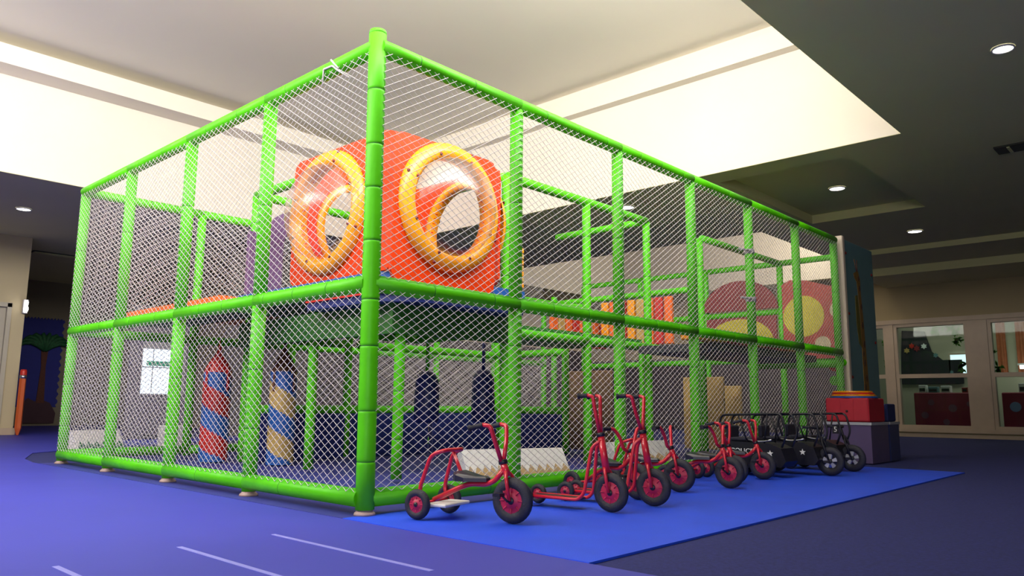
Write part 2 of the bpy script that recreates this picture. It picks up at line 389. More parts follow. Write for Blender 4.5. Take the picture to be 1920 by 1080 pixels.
# front-left face (x = 0) and front-right face (y = 0)
for y in GYS[1:]:
    foam((0, y, .03), (0, y, ZM-.02), PR, .5, 'post'); foot(0, y)
    foam((0, y, ZM+.02), (0, y, ZT-.01), PR, .8, 'post')
for x in GXS[1:]:
    foam((x, 0, .03), (x, 0, ZM-.02), PR, .5, 'post'); foot(x, 0)
    foam((x, 0, ZM+.02), (x, 0, ZT-.01), PR, .8, 'post')
for z in (ZB, ZM, ZT):
    for a, c in zip(GYS[:-1], GYS[1:]): foam((-.008, a, z), (-.008, c, z), PR*1.1, .45 if z != ZB else .9, 'rail')
    for a, c in zip(GXS[:-1], GXS[1:]): foam((a, -.008, z), (c, -.008, z), PR*1.1, .45 if z != ZB else .9, 'rail')
for a, c in zip(GYS[:-1], GYS[1:]):
    e = .01 if a == 0 else 0
    net((-.0505, a+e, ZB+.035), (0, 1, 0), c-a-e, ZM-ZB-.07, frame); net((-.0505, a+e, ZM+.035), (0, 1, 0), c-a-e, ZT-ZM-.07, frame)
for a, c in zip(GXS[:-1], GXS[1:]):
    e = .01 if a == 0 else 0
    net((a+e, -.0505, ZB+.035), (1, 0, 0), c-a-e, ZM-ZB-.07, frame); net((a+e, -.0505, ZM+.035), (1, 0, 0), c-a-e, ZT-ZM-.07, frame)
# far faces (y = 4.92 and x = 7.3)
for z in (ZB, ZM, ZT):
    for a, c in zip(GXS[:-1], GXS[1:]):
        if z == ZT and a > 1.3: continue
        foam((a, 4.92, z), (c, 4.92, z), PR, .6, 'rail')
for x in GXS[1:]:
    foam((x, 4.92, .03), (x, 4.92, ZT if x < 2.6 else 2.2), PR, .5, 'post')
for a, c in zip(GXS[:-1], GXS[1:]):
    net((a+.03, 4.92, ZB), (1, 0, 0), c-a-.06, ZM-ZB, frame, pw=.075, ph=.05, r=.0026); net((a+.03, 4.92, ZM), (1, 0, 0), c-a-.06, ZT-ZM, frame, pw=.075, ph=.05, r=.0026)
# end face and the annex bay at x 7.3 .. 8.43
XE = 8.43
for y in (1.22, 2.45, 3.7, 4.92): foam((XE, y, .03), (XE, y, ZT), PR, .5, 'post')
for z in (ZM, 2.02, ZT):
    for a, c in ((0.0, 1.22), (1.22, 2.45), (2.45, 3.7), (3.7, 4.92)): foam((XE, a, z), (XE, c, z), PR*.95, .6, 'rail')
for a, c in ((1.22, 2.45), (2.45, 3.7), (3.7, 4.92)): net((XE, a, ZM), (0, 1, 0), c-a, ZT-ZM, frame, pw=.075, ph=.05, r=.0026)
for a, c in ((6.09, 7.3), (7.3, XE)): foam((a, 1.22, ZT), (c, 1.22, ZT), PR*.95, .6, 'rail')
foam((7.3, 0, ZM-.12), (XE, 0, ZM-.12), PR, .6, 'rail')
foam((7.3, 0.02, ZM-.14), (7.3, 1.22, ZM-.14), PR, .6, 'rail')
# tower and inner frames
for (x, y, z1) in ((1.24, 1.25, 1.5), (2.46, 1.25, ZT), (1.24, 2.49, 1.5), (3.70, 1.25, ZT), (4.85, 1.25, ZT), (1.24, 3.68, ZT), (2.46, 3.68, ZT), (4.88, 3.68, 2.2), (6.09, 1.25, ZT), (6.09, 3.68, 2.2), (4.88, 2.49, 1.32)):
    foam((x, y, .03), (x, y, z1), PR*.95, .42, 'inner_post')
foam((2.46, 1.25, ZT), (4.85, 1.25, ZT), PR, .45, 'inner_rail'); foam((1.24, 2.49, ZT), (1.24, 3.68, ZT), PR, .45, 'inner_rail')
foam((1.24, 3.68, ZT), (2.46, 3.68, ZT), PR, .45, 'inner_rail'); foam((2.46, 1.25, ZT), (2.46, 3.68, ZT), PR*.9, .45, 'inner_rail')
foam((4.85, 1.25, ZT), (4.85, 2.6, ZT), PR*.9, .45, 'inner_rail')
for (p, q) in (((1.24, 1.25), (2.46, 1.25)), ((2.46, 1.25), (3.7, 1.25)), ((1.24, 1.25), (1.24, 2.49)), ((1.24, 2.49), (1.24, 3.68)), ((2.46, 1.25), (2.46, 2.49)), ((1.24, 2.49), (2.46, 2.49)), ((2.6, 3.68), (4.88, 3.68)), ((4.88, 3.68), (4.88, 2.49)), ((3.7, 1.25), (4.85, 1.25)), ((4.85, 1.25), (6.09, 1.25)), ((1.24, 3.68), (2.46, 3.68))):
    foam((*p, 1.27), (*q, 1.27), PR, .45, 'inner_rail')
foam((6.09, 1.25, 2.1), (6.09, 3.68, 2.1), PR*.9, .5, 'inner_rail'); foam((4.88, 3.68, 2.1), (6.09, 3.68, 2.1), PR*.9, .5, 'inner_rail')
foam((3.7, 1.25, 1.62), (4.85, 3.68, 1.95), PR*.8, .5, 'inner_rail')
# ball pit wall: padded navy panels under a green rail
for a, c in ((1.24, 2.46), (2.46, 3.68), (3.68, 4.88), (4.88, 6.09), (6.09, 7.25)):
    MB().box((a+.03, 3.64, 0.01), (c-.03, 3.72, .50), 0, .015).build('padded_wall', NAVY, frame)
    foam((a, 3.68, .54), (c, 3.68, .54), PR, .6, 'inner_rail')
for a, c in ((2.49, 3.6),):
    MB().box((4.84, a, 0.01), (4.92, c, .50), 0, .015).build('padded_wall', NAVY, frame); foam((4.88, a, .54), (4.88, c, .54), PR, .6, 'inner_rail')
for a, c in ((2.6, 3.68), (3.68, 4.85)):
    net((a, 3.68, .58), (1, 0, 0), c-a, .66, frame, pw=.08, ph=.05, r=.0026)
net((4.88, 2.5, .58), (0, 1, 0), 1.15, .66, frame, pw=.08, ph=.05, r=.0026)

# decks (stacked pads) with rounded front corner
def rrect(x0, y0, x1, y1, r, n=8, corners=(1, 0, 0, 0)):
    out = []
    cs = [((x0+r, y0+r), PI, corners[0]), ((x1-r, y0+r), 1.5*PI, corners[1]), ((x1-r, y1-r), 0, corners[2]), ((x0+r, y1-r), .5*PI, corners[3])]
    ends = [(x0, y0), (x1, y0), (x1, y1), (x0, y1)]
    for (c, a0, on), e in zip(cs, ends):
        if on: out += [(c[0]+r*math.cos(a0+.5*PI*k/n), c[1]+r*math.sin(a0+.5*PI*k/n)) for k in range(n+1)]
        else: out.append(e)
    return out
def slab(x0, y0, x1, y1, z0, z1, m, name, r=.25, corners=(1, 0, 0, 0)):
    return MB().prism([(x, y, z0) for x, y in rrect(x0, y0, x1, y1, r, 8, corners)], (0, 0, z1-z0)).build(name, m, frame)
GB = mat('dark_green_board', (.015, .11, .01), .5)
slab(.97, 1.09, 2.55, 3.62, 1.575, 1.64, BLUEV, 'blue_deck_pad'); slab(1.0, 1.11, 2.5, 3.6, 1.49, 1.575, GB, 'deck_board')
slab(.95, .95, 2.4, 2.2, 1.462, 1.49, REDV, 'red_deck_pad', .4); slab(.97, .97, 2.4, 2.2, 1.40, 1.462, NAVY, 'navy_deck_pad', .4)
slab(1.10, 1.18, 2.44, 1.22, 1.16, 1.40, GB, 'deck_skirt', corners=(0, 0, 0, 0)); slab(1.12, 1.22, 1.16, 3.66, 1.16, 1.40, GB, 'deck_skirt', corners=(0, 0, 0, 0))
slab(.45, 2.75, .95, 4.85, 1.475, 1.53, ORV, 'orange_deck_pad', corners=(0, 0, 0, 0)); slab(.5, 2.8, .95, 4.82, 1.40, 1.475, GB, 'deck_board', corners=(0, 0, 0, 0))
slab(1.0, 3.66, 2.5, 4.85, 1.50, 1.575, ORV, 'orange_deck_pad', corners=(0, 0, 0, 0))
slab(2.56, 1.3, 4.8, 2.42, 1.30, 1.36, mat('green_board', (.03, .20, .02), .5), 'deck_board', corners=(0, 0, 0, 0))
# dark decks further along with a colourful padded lip
DK = mat('charcoal_board', (.035, .04, .05), .6)
MB().box((4.5, .25, 1.18), (7.2, 1.15, 1.26)).build('deck_board', DK, frame)
for k in range(9):
    x = 4.15+k*.3
    MB().box((x, .2, 1.27), (x+.29, .42, 1.34), 0, .012).build('lip_pad', [ORV, YELLOW, REDV][k % 3] if k % 4 else YELLOW, frame)
MB().tube([(2.6, 2.3, 1.32), (5.2, 2.3, 1.44)], .02).build('red_bar', REDV, frame)
# slatted climbing wall, orange, yellow and red
for k in range(8):
    y = 1.45+k*.14
    MB().box((5.7, y, 1.38), (5.76, y+.11, 1.98), 0, .01).build('climbing_slat', [ORV, REDV, ORV, TAN, YELLOW, REDV, ORV, YELLOW][k], frame)
for k in range(8):
    x = 4.9+k*.15
    MB().box((x, 2.72, 1.38), (x+.12, 2.78, 1.78), 0, .01).build('climbing_slat', [ORV, TAN, ORV, REDV][k % 4], frame)

# bubble window cube
def hole_panel(c, A, N, w0, w1, z0, z1, R, hz, m, name, hu=0, th=.03, rc=.08):
    # panel in plane through c, horizontal unit A, outward normal N; spans w0..w1 along A, z0..z1; hole radius R centred (hu, hz)
    A = Vector(A); N = Vector(N); c = Vector(c); n = 72; outer = []; inner = []
    for k in range(n):
        a = 2*PI*k/n+.0001; du, dz = math.cos(a), math.sin(a)
        t = 1e9
        if du > 0: t = min(t, (w1-hu)/du)
        if du < 0: t = min(t, (w0-hu)/du)
        if dz > 0: t = min(t, (z1-hz)/dz)
        if dz < 0: t = min(t, (z0-hz)/dz)
        u, z = hu+du*t, hz+dz*t
        # round the corners
        for cu, su in ((w0, 1), (w1, -1)):
            for cz, sz in ((z0, 1), (z1, -1)):
                qu, qz = cu+su*rc, cz+sz*rc
                if (u-qu)*su < 0 and (z-qz)*sz < 0:
                    v = Vector((u-qu, z-qz)); v = v.normalized()*rc; u, z = qu+v.x, qz+v.y
        outer.append((u, z)); inner.append((hu+du*R, hz+dz*R))
    def P(u, z, d): return c+A*u+Vector((0, 0, z-c.z))+N*d
    vs = [P(*p, 0) for p in outer]+[P(*p, 0) for p in inner]+[P(*p, -th) for p in outer]+[P(*p, -th) for p in inner]
    fs = []
    for k in range(n):
        j = (k+1) % n
        fs += [(k, j, n+j, n+k), (2*n+k, 2*n+j, 3*n+j, 3*n+k), (k, j, 2*n+j, 2*n+k), (n+k, n+j, 3*n+j, 3*n+k)]
    return MB().add(vs, fs).build(name, m, frame)
def ring_window(panel, c, N, RO, RI, dome=True, bulge=.26):
    N = Vector(N); c = Vector(c)
    prof = [(RI+.07, -.032), (RI+.06, -.055), (RI, -.06), (RI, .05), (RI+.03, .072), (RO-.07, .075), (RO-.02, .055), (RO, .02), (RO, .002)]
    MB().lathe(prof, c, N, 56).build('ring', YELLOW, panel)
    if dome:
        pr = []
        for k in range(13):
            a = .5*PI*k/12; pr.append((RI*1.0*math.cos(a)+.004, .06+bulge*math.sin(a)))
        MB().lathe(pr, c, N, 48).build('clear_dome', DOME, panel)
    up = Vector((0, 0, 1)); S = N.cross(up)
    for k in range(8):
        a = PI/8+2*PI*k/8
        for rr in ((RI+.035),) if k % 2 else (RI+.035, RO-.015):
            p = c+(S*math.cos(a)+up*math.sin(a))*rr+N*(.07 if rr < RO-.05 else .05)
            MB().lathe([(0, .016), (.008, .015), (.014, .008), (.015, 0)], p, N, 10).build('bolt', BOLT, panel)
ZC = 2.24; RO, RI = .55, .415
XL, YF = 1.0, 1.07
p1 = hole_panel((0, YF, ZC), (1, 0, 0), (0, -1, 0), XL-.02, 2.13, 1.56, 2.77, RI, ZC, ORANGE, 'orange_panel', hu=1.58)
ring_window(p1, (1.58, YF, ZC), (0, -1, 0), RO, RI)
p2 = hole_panel((XL, 0, ZC), (0, 1, 0), (-1, 0, 0), YF+.01, 2.56, 1.645, 2.80, RI, ZC, ORANGE, 'orange_panel', hu=2.0)
ring_window(p2, (XL, 2.0, ZC), (-1, 0, 0), RO, RI)
p3 = hole_panel((0, 2.50, ZC), (1, 0, 0), (0, 1, 0), XL+.04, 2.24, 1.665, 2.86, RI, ZC, ORANGE, 'orange_panel', hu=1.68)
ring_window(p3, (1.68, 2.50, ZC), (0, 1, 0), RO, RI, False)
p4 = hole_panel((2.26, 0, ZC), (0, 1, 0), (1, 0, 0), YF+.06, 2.46, 1.665, 2.77, RI, ZC, ORANGE, 'orange_panel', hu=1.64)
ring_window(p4, (2.26, 1.64, ZC), (1, 0, 0), RO, RI, False)
# stack of small corner blocks beside the cube
for k in range(7):
    MB().box((2.52, 1.14, 1.68+k*.055), (2.60, 1.2, 1.73+k*.055), 0, .008).build('corner_block', [YELLOW, TAN][k % 2], frame)
# purple arch panel
def arch(x0, x1, y, z0, z1, wid, m, name='arch_panel'):
    n = 20; cx = (x0+x1)/2; ro = (x1-x0)/2; ri = ro-wid
    loop = [(x0, z0)]
    loop += [(cx-ro*math.cos(PI*k/n), z1-ro+ro*math.sin(PI*k/n)) for k in range(n+1)]
    loop += [(x1, z0), (x1-wid, z0)]
    loop += [(cx+ri*math.cos(PI*k/n), z1-ro+ri*math.sin(PI*k/n)) for k in range(n+1)]
    loop += [(x0+wid, z0)]
    return MB().prism([(x, y, z) for x, z in loop], (0, .06, 0)).build(name, m, frame)
arch(1.26, 2.02, 3.50, 1.67, 2.62, .21, PURP)
MB().box((1.14, 3.60, 1.67), (1.30, 3.66, 2.35), 0, .01).build('jamb_panel', PURP, frame)
# annex back panels: maroon half disc, olive panel, dotted red panel
XP = 8.36
n = 24
MB().prism([(XP, 1.86+.62*math.cos(PI*k/n), 2.08+.46*math.sin(PI*k/n)) for k in range(n+1)], (.03, 0, 0)).build('half_disc_panel', MAROON, frame)
MB().box((XP, 1.27, 1.35), (XP+.03, 2.42, 1.97)).build('maroon_backing', MAROON, frame)
MB().prism([(XP-.02, 1.86+.56*math.cos(PI*k/n), 1.36+.58*math.sin(PI*k/n)**.6) for k in range(n+1)], (.018, 0, 0)).build('olive_panel', OLIVE, frame)
pr = MB().prism([(XP, y, z) for y, z in ((.02, 1.3), (1.17, 1.3), (1.17, 2.40), (1.05, 2.47), (.8, 2.44), (.5, 2.34), (.2, 2.28), (.02, 2.26))], (.03, 0, 0)).build('dotted_panel', DOTR, frame)
def dot(y, z, r, m):
    MB().prism([(XP-.006, y+r*math.cos(2*PI*k/28), z+r*math.sin(2*PI*k/28)) for k in range(28)], (.005, 0, 0)).build('painted_dot', m, pr)
dot(.86, 1.92, .30, DOTY); dot(.36, 1.98, .12, DOTC); dot(.60, 1.50, .115, DOTC); dot(.26, 1.60, .07, DOTC)
foam((7.36, .1, 1.13), (8.3, .1, 1.13), .06, 2, 'roller', m=REDV); foam((7.36, .1, .95), (8.3, .1, .95), .06, 2, 'roller'); foam((7.36, .1, .74), (8.3, .1, .74), .05, 2, 'roller', m=TAN)
MB().box((6.7, 1.3, .05), (6.75, 1.9, 1.0), 0, .01).build('tan_panel', TAN, frame)
MB().box((7.4, 1.4, .35), (7.45, 2.3, .9), 0, .01).build('tan_panel', TAN, frame)
MB().box((5.3, 2.1, .05), (5.35, 2.9, 1.05), 0, .01).build('brown_panel', mat('brown_board', (.22, .13, .07), .6), frame)
# giraffe panel closing the annex bay at the front
gp = MB().box((7.50, -.05, .02), (8.62, -.015, 2.80), 0, .006).build('giraffe_panel', TEALB, frame)
MB().box((7.42, -.075, .02), (7.50, .03, 2.83), 0, .01).build('panel_edge', EDGE, gp)
for (x, z) in ((7.58, 2.62), (7.58, 1.82), (7.58, 1.0), (8.54, 2.45), (8.54, 1.5), (7.58, .3), (8.54, .5)):
    MB().lathe([(0, .014), (.014, .013), (.022, 0)], (x, -.05, z), (0, -1, 0), 12).build('bolt', BOLT, gp)
yq = -.0515
neck = [(7.93, 2.42), (8.00, 2.43), (8.06, 2.32), (8.06, 2.1), (8.10, 1.8), (8.13, 1.4), (8.17, .9), (8.2, .4), (7.98, .4), (7.99, .9), (7.99, 1.4), (7.99, 1.8), (7.96, 2.1), (7.93, 2.28), (7.86, 2.32), (7.83, 2.38)]
MB().prism([(x, yq, z) for x, z in neck], (0, -.004, 0)).build('painted_giraffe', GIRO, gp)
for (x, z, r) in ((8.02, 2.2, .03), (8.05, 1.95, .03), (8.05, 1.7, .035), (8.08, 1.45, .035), (8.06, 1.2, .035), (8.1, 1.0, .035), (8.08, .75, .04), (8.03, 1.32, .025), (8.04, .88, .03), (8.0, 2.33, .025)):
    MB().prism([(x+r*math.cos(2*PI*k/6), yq-.0042, z+1.5*r*math.sin(2*PI*k/6)) for k in range(6)], (0, -.003, 0)).build('painted_patch', GIRB, gp)
MB().prism([(x, yq, z) for x, z in ((7.84, 2.08), (7.93, 2.1), (7.97, 1.8), (7.99, 1.4), (7.9, 1.45), (7.84, 1.7))], (0, -.004, 0)).build('painted_leaf', mat('ochre_leaf', (.12, .10, .01), .6), gp)
for dx in (-.03, .03):
    MB().tube([(7.96+dx*.4, yq, 2.42), (7.93+dx*1.6, yq, 2.58)], .008, 6).build('painted_horn', GIRB, gp)
# white cord ends tied to the top rail, chain clips on a right hand post
MB().tube(smooth_path([(-.05, .52, 2.64), (-.06, .50, 2.74), (-.06, .40, 2.735), (-.055, .36, 2.70), (-.03, .25, 2.62)], .01, 3), .006, 6).tube([(-.06, .42, 2.78), (-.055, .34, 2.70)], .006, 6).build('tied_cord', NET, frame)
for z in (1.72, 2.23):
    MB().lathe([(.050, -.025), (.056, -.02), (.056, .02), (.050, .025)], (4.88, 0, z), (0, 0, 1), 14).tube([(4.83, -.03, z), (4.70, .02, z+.01)], .012, 8).build('grey_clip', mat('grey_tape', (.3, .3, .34), .6), frame)

# ------------------------------------------------------------------ striped rollers (standing rocket shaped rolls) inside the cage
def rocket(x, y, r, z0, z1, cols, tipm, label):
    t = thing('striped_roll', label, 'play roll', (x, y, z0), 0, 'rocket shaped striped rolls inside the cage')
    n = 24; nz = 48; H = z1-z0; body = .72*H; b = MB(); o = 0
    vs = []; fs = []; ms = []
    for i in range(nz+1):
        z = body*i/nz
        for k in range(n): a = 2*PI*k/n; vs.append((r*math.cos(a), r*math.sin(a), z))
    for i in range(nz):
        for k in range(n):
            ph = (i/nz*4.2+2.0*k/n+.4)
            b2 = int(ph) % len(cols)
            fs.append((i*n+k, i*n+(k+1) % n, (i+1)*n+(k+1) % n, (i+1)*n+k)); ms.append(b2)
    b.v = vs; b.f = fs; b.m = ms; b.sm = [True]*len(fs)
    b.lathe([(0, 0), (r*.98, 0), (r, .001)], (0, 0, 0), (0, 0, 1), n)
    b.build('striped_body', cols, t)
    MB().lathe([(r, body), (r*.9, body+.04), (r*.55, body+.13), (r*.2, body+.2), (0, H)], (0, 0, 0), (0, 0, 1), n).build('pointed_tip', tipm, t)
    for s in range(4):
        a = s*PI/2+.3; d = Vector((math.cos(a), math.sin(a), 0)); q = d.cross(Vector((0, 0, 1)))*.012
        pts = [d*(r*1.0)+Vector((0, 0, body-.20)), d*(r*1.12)+Vector((0, 0, body-.16)), d*(r*1.05)+Vector((0, 0, body+.02)), d*(r*.85)+Vector((0, 0, body+.09))]
        MB().prism([p-q for p in pts], q*2).build('fin', tipm, t)
    return t
rocket(1.17, 4.15, .14, .01, 1.27, [REDV, BLUEV], REDV, 'rocket shaped roll with red and blue diagonal stripes and a red tip')
rocket(1.47, 3.36, .13, .01, 1.27, [TAN, BLUEV], mat('brown_vinyl', (.12, .04, .02), .5), 'rocket shaped roll with tan and blue diagonal stripes and a brown tip')
# hanging navy punch bags with ropes
for (x, y, z0, z1, lb) in ((2.60, 2.48, .42, .95, 'navy hanging punch bag, the left one under the play tower'), (3.42, 2.48, .42, 1.0, 'navy hanging punch bag, the right one further along')):
    t = thing('punch_bag', lb, 'punch bag', (x, y, z0), 0, 'navy punch bags')
    MB().lathe([(0, 0), (.10, .0), (.125, .03), (.13, .2), (.12, z1-z0-.1), (.07, z1-z0-.02), (0, z1-z0)], (0, 0, 0), (0, 0, 1), 18).build('bag', NAVY, t)
    MB().tube([(0, 0, z1-z0-.02), (0, 0, 1.27-z0+.02)], .02, 8).build('strap', GREEN if x < 3 else NAVY, t)

# white panels with a zigzag print on the floor of the cage
def wedge(x, y, wd, dp, h, rz, label, zz):
    t = thing('zigzag_wedge', label, 'foam wedge', (x, y, .002), rz, 'white wedges with zigzag edges')
    MB().prism([(0, -wd/2, 0), (dp, -wd/2, 0), (dp, -wd/2, h), (dp*.75, -wd/2, h)], (0, wd, 0)).build('wedge_body', WHITEP, t)
    # tilted front face print
    fx = lambda s, z: (dp*.75*s-.003, z*1, s*h)
    k = 6; pts = [fx(.02, -wd/2+.005)]
    for i in range(k+1):
        yy = -wd/2+.005+(wd-.01)*i/k
        pts.append(fx(.30, yy));
        if i < k: pts.append(fx(.52, yy+(wd-.01)/k/2))
    pts.append(fx(.02, wd/2-.005))
    MB().prism(pts, (-.004, 0, .002)).build('zigzag_print', zz, t)
    return t
ZZ1 = mat('tan_zigzag', (.42, .28, .13), .6); ZZ2 = mat('green_zigzag', (.03, .14, .07), .6)
wedge(2.23, .53, .50, .22, .25, PI/2-.28, 'white foam wedge with tan zigzag behind the net, beside the scooter wheels', ZZ1)
wedge(1.76, .70, .40, .22, .25, PI/2-.28, 'white foam wedge with tan zigzag behind the nearest trike seat', ZZ1)
wedge(4.25, .86, .9, .22, .24, PI/2-.1, 'white foam wedge with tan zigzag behind the middle trikes', ZZ1)
wedge(.92, 6.40, .62, .25, .26, PI/2+.3, 'white foam wedge with green zigzag beyond the left end of the cage', ZZ2)
o = MB().box((1.75, 6.6, 0.0), (2.05, 6.9, .30), 0, .01).build('foam_cube', WHITEP); tag(o, 'pale foam cube on the floor behind the left bays', 'foam cube')

# ------------------------------------------------------------------ trikes, scooters, carts (local +x = forward)
def wheel(parent, c, R, w, rimm, spokes=0, hubm=BLK):
    c = Vector(c); tr = R*.27
    prof = []
    for k in range(12):
        a = 2*PI*k/12; prof.append((R-tr+tr*math.cos(a), w/2*math.sin(a)))
    wv = MB().lathe(prof, c, (0, 1, 0), 32, closed=True).build('wheel', RUB, parent)
    Rr = R-tr*1.7
    if spokes:
        b = MB().lathe([(Rr+tr*.75, -w*.2), (Rr+tr*.2, -w*.3), (Rr-.0*tr, -w*.28), (Rr-.0*tr, w*.28), (Rr+tr*.2, w*.3), (Rr+tr*.75, w*.2)], c, (0, 1, 0), 28)
        for k in range(spokes):
            a = 2*PI*k/spokes+.3
            d = Vector((math.cos(a), 0, math.sin(a))); s = Vector((-math.sin(a), 0, math.cos(a)))
            for sg in (1,):
                p = [c+d*R*.12-s*R*.07+Vector((0, -w*.26, 0)), c+d*R*.12+s*R*.07+Vector((0, -w*.26, 0)), c+d*Rr*1.02+s*R*.16+Vector((0, -w*.26, 0)), c+d*Rr*1.02-s*R*.16+Vector((0, -w*.26, 0))]
                b.prism(p, (0, w*.52, 0))
        b.build('rim', rimm, wv)
    else:
        b = MB().lathe([(R-tr*1.2, -w*.30), (R-tr*1.5, -w*.36), (R*.36, -w*.22), (R*.30, -w*.40), (.0, -w*.42)], c, (0, 1, 0), 28)
        b.lathe([(R-tr*1.2, w*.30), (R-tr*1.5, w*.36), (R*.36, w*.22), (R*.30, w*.40), (.0, w*.42)], c, (0, 1, 0), 28)
        for k in range(8):
            a = 2*PI*k/8; d = Vector((math.cos(a), 0, math.sin(a)))
            for sg in (-1, 1): b.tube([c+d*R*.32+Vector((0, sg*w*.25, 0)), c+d*R*.60+Vector((0, sg*w*.33, 0))], R*.035, 5)
        b.build('rim', rimm, wv)
    MB().lathe([(0, -w*.55), (R*.13, -w*.53), (R*.17, -w*.40), (R*.17, w*.40), (R*.13, w*.53), (0, w*.55)], c, (0, 1, 0), 16).build('hub', hubm, wv)
    return wv
def grip(hb, p, q, r=.0125):
    P = Vector(p); Q = Vector(q)
    MB().tube([P, P.lerp(Q, .1), P.lerp(Q, .88), P.lerp(Q, .9), Q], [r, r*1.1, r, r*1.5, r*1.5], 10).build('grip', RUB, hb)
def make_trike(loc, rz, label, s=1, hoop=True, bars='high', fr=.118, wb=.46, tr=.15, group='red kindergarten trikes and scooters beside the cage', seat=True):
    t = thing('tricycle', label, 'tricycle', loc, rz, group); t.scale = (s, s, s)
    rr = .080; T = .0125
    wheel(t, (0, 0, fr), fr, .052, RRIM)
    for sy in (1, -1): wheel(t, (-wb, sy*tr, rr), rr, .042, RRIM)
    hz = .30
    # fork, head tube
    b = MB()
    for sy in (1, -1): b.tube(smooth_path([(0, sy*.036, fr), (-.018, sy*.038, fr+.115), (-.036, sy*.012, fr+.145)], .03), T*.8, 8)
    b.build('fork', RTUBE, t)
    MB().tube([(-.030, 0, fr+.12), (-.06, 0, hz+.01)], T*1.5, 12).lathe([(.021, -.012), (.024, -.01), (.024, .01), (.021, .012)], (-.06, 0, hz+.012), (-.2, 0, 1), 12, 1).build('head_tube', [RTUBE, BLK], t)
    # main tube sweeping down to seat and axle
    b = MB().tube(smooth_path([(-.05, 0, hz-.02), (-.105, 0, .215), (-.16, 0, .19), (-.26, 0, .19), (-.33, 0, .165), (-wb, 0, rr+.01)], .05), T*1.15, 10)
    b.tube([(-wb, -tr+.02, rr), (-wb, tr-.02, rr)], T*.8, 8); b.build('frame', RTUBE, t)
    hb = MB()
    if bars == 'high':
        for sy in (1, -1): hb.tube(smooth_path([(-.062, sy*.010, hz+.01), (-.075, sy*.06, hz+.12), (-.09, sy*.085, hz+.20), (-.135, sy*.09, hz+.205)], .03), T*.95, 8)
        h = hb.build('handlebar', RTUBE, t)
        for sy in (1, -1): grip(h, (-.13, sy*.09, hz+.205), (-.215, sy*.095, hz+.185))
    else:
        for sy in (1, -1): hb.tube(smooth_path([(-.062, sy*.006, hz+.01), (-.07, sy*.05, hz+.02), (-.08, sy*.075, hz+.10), (-.095, sy*.115, hz+.155), (-.10, sy*.15, hz+.16)], .03), T*.95, 8)
        h = hb.build('handlebar', RTUBE, t)
        for sy in (1, -1): grip(h, (-.10, sy*.145, hz+.16), (-.115, sy*.215, hz+.155))
    if seat:
        b = MB()
        loop = [(-.150, -.020), (-.150, .020), (-.20, .045), (-.26, .075), (-.31, .082), (-.335, .06), (-.34, 0), (-.335, -.06), (-.31, -.082), (-.26, -.075), (-.20, -.045)]
        zt = lambda x: .232+.025*max(0, (-x-.27)/.07)
        n = len(loop); vs = [(x, y, .205) for x, y in loop]+[(x, y, zt(x)-.008) for x, y in loop]+[(-.24+(x+.24)*.86, y*.82, zt(x)) for x, y in loop]
        fs = [tuple(range(n-1, -1, -1)), tuple(range(2*n, 3*n))]
        for k in range(2):
            for i in range(n): fs.append((k*n+i, k*n+(i+1) % n, k*n+n+(i+1) % n, k*n+n+i))
        b.add(vs, fs).build('seat', SEATM, t)
    for sy in (1, -1):
        MB().tube([(0, sy*.03, fr), (0, sy*.055, fr), (.035*sy, sy*.062, fr-.035*sy)], .006, 6).box((.035*sy-.022, sy*.085-.025, fr-.035*sy-.008), (.035*sy+.022, sy*.085+.025, fr-.035*sy+.008)).build('pedal', BLK, t)
    if hoop:
        b = MB()
        b.tube(smooth_path([(-wb, tr-.035, rr+.02), (-wb-.01, tr-.03, .16), (-wb+.05, tr-.045, .34), (-wb+.13, tr-.055, .365), (-wb+.13, -tr+.055, .365), (-wb+.05, -tr+.045, .34), (-wb-.01, -tr+.03, .16), (-wb, -tr+.035, rr+.02)], .05), T*.9, 8)
        b.tube([(-wb+.12, 0, .36), (-.33, 0, .26), (-.30, 0, .195)], T*.8, 8)
        b.build('passenger_hoop', RTUBE, t)
        MB().box((-wb+.03, -tr+.03, rr-.012), (-wb+.16, tr-.03, rr+.004), 0, .004).build('step_plate', WHITEP, t)
    return t
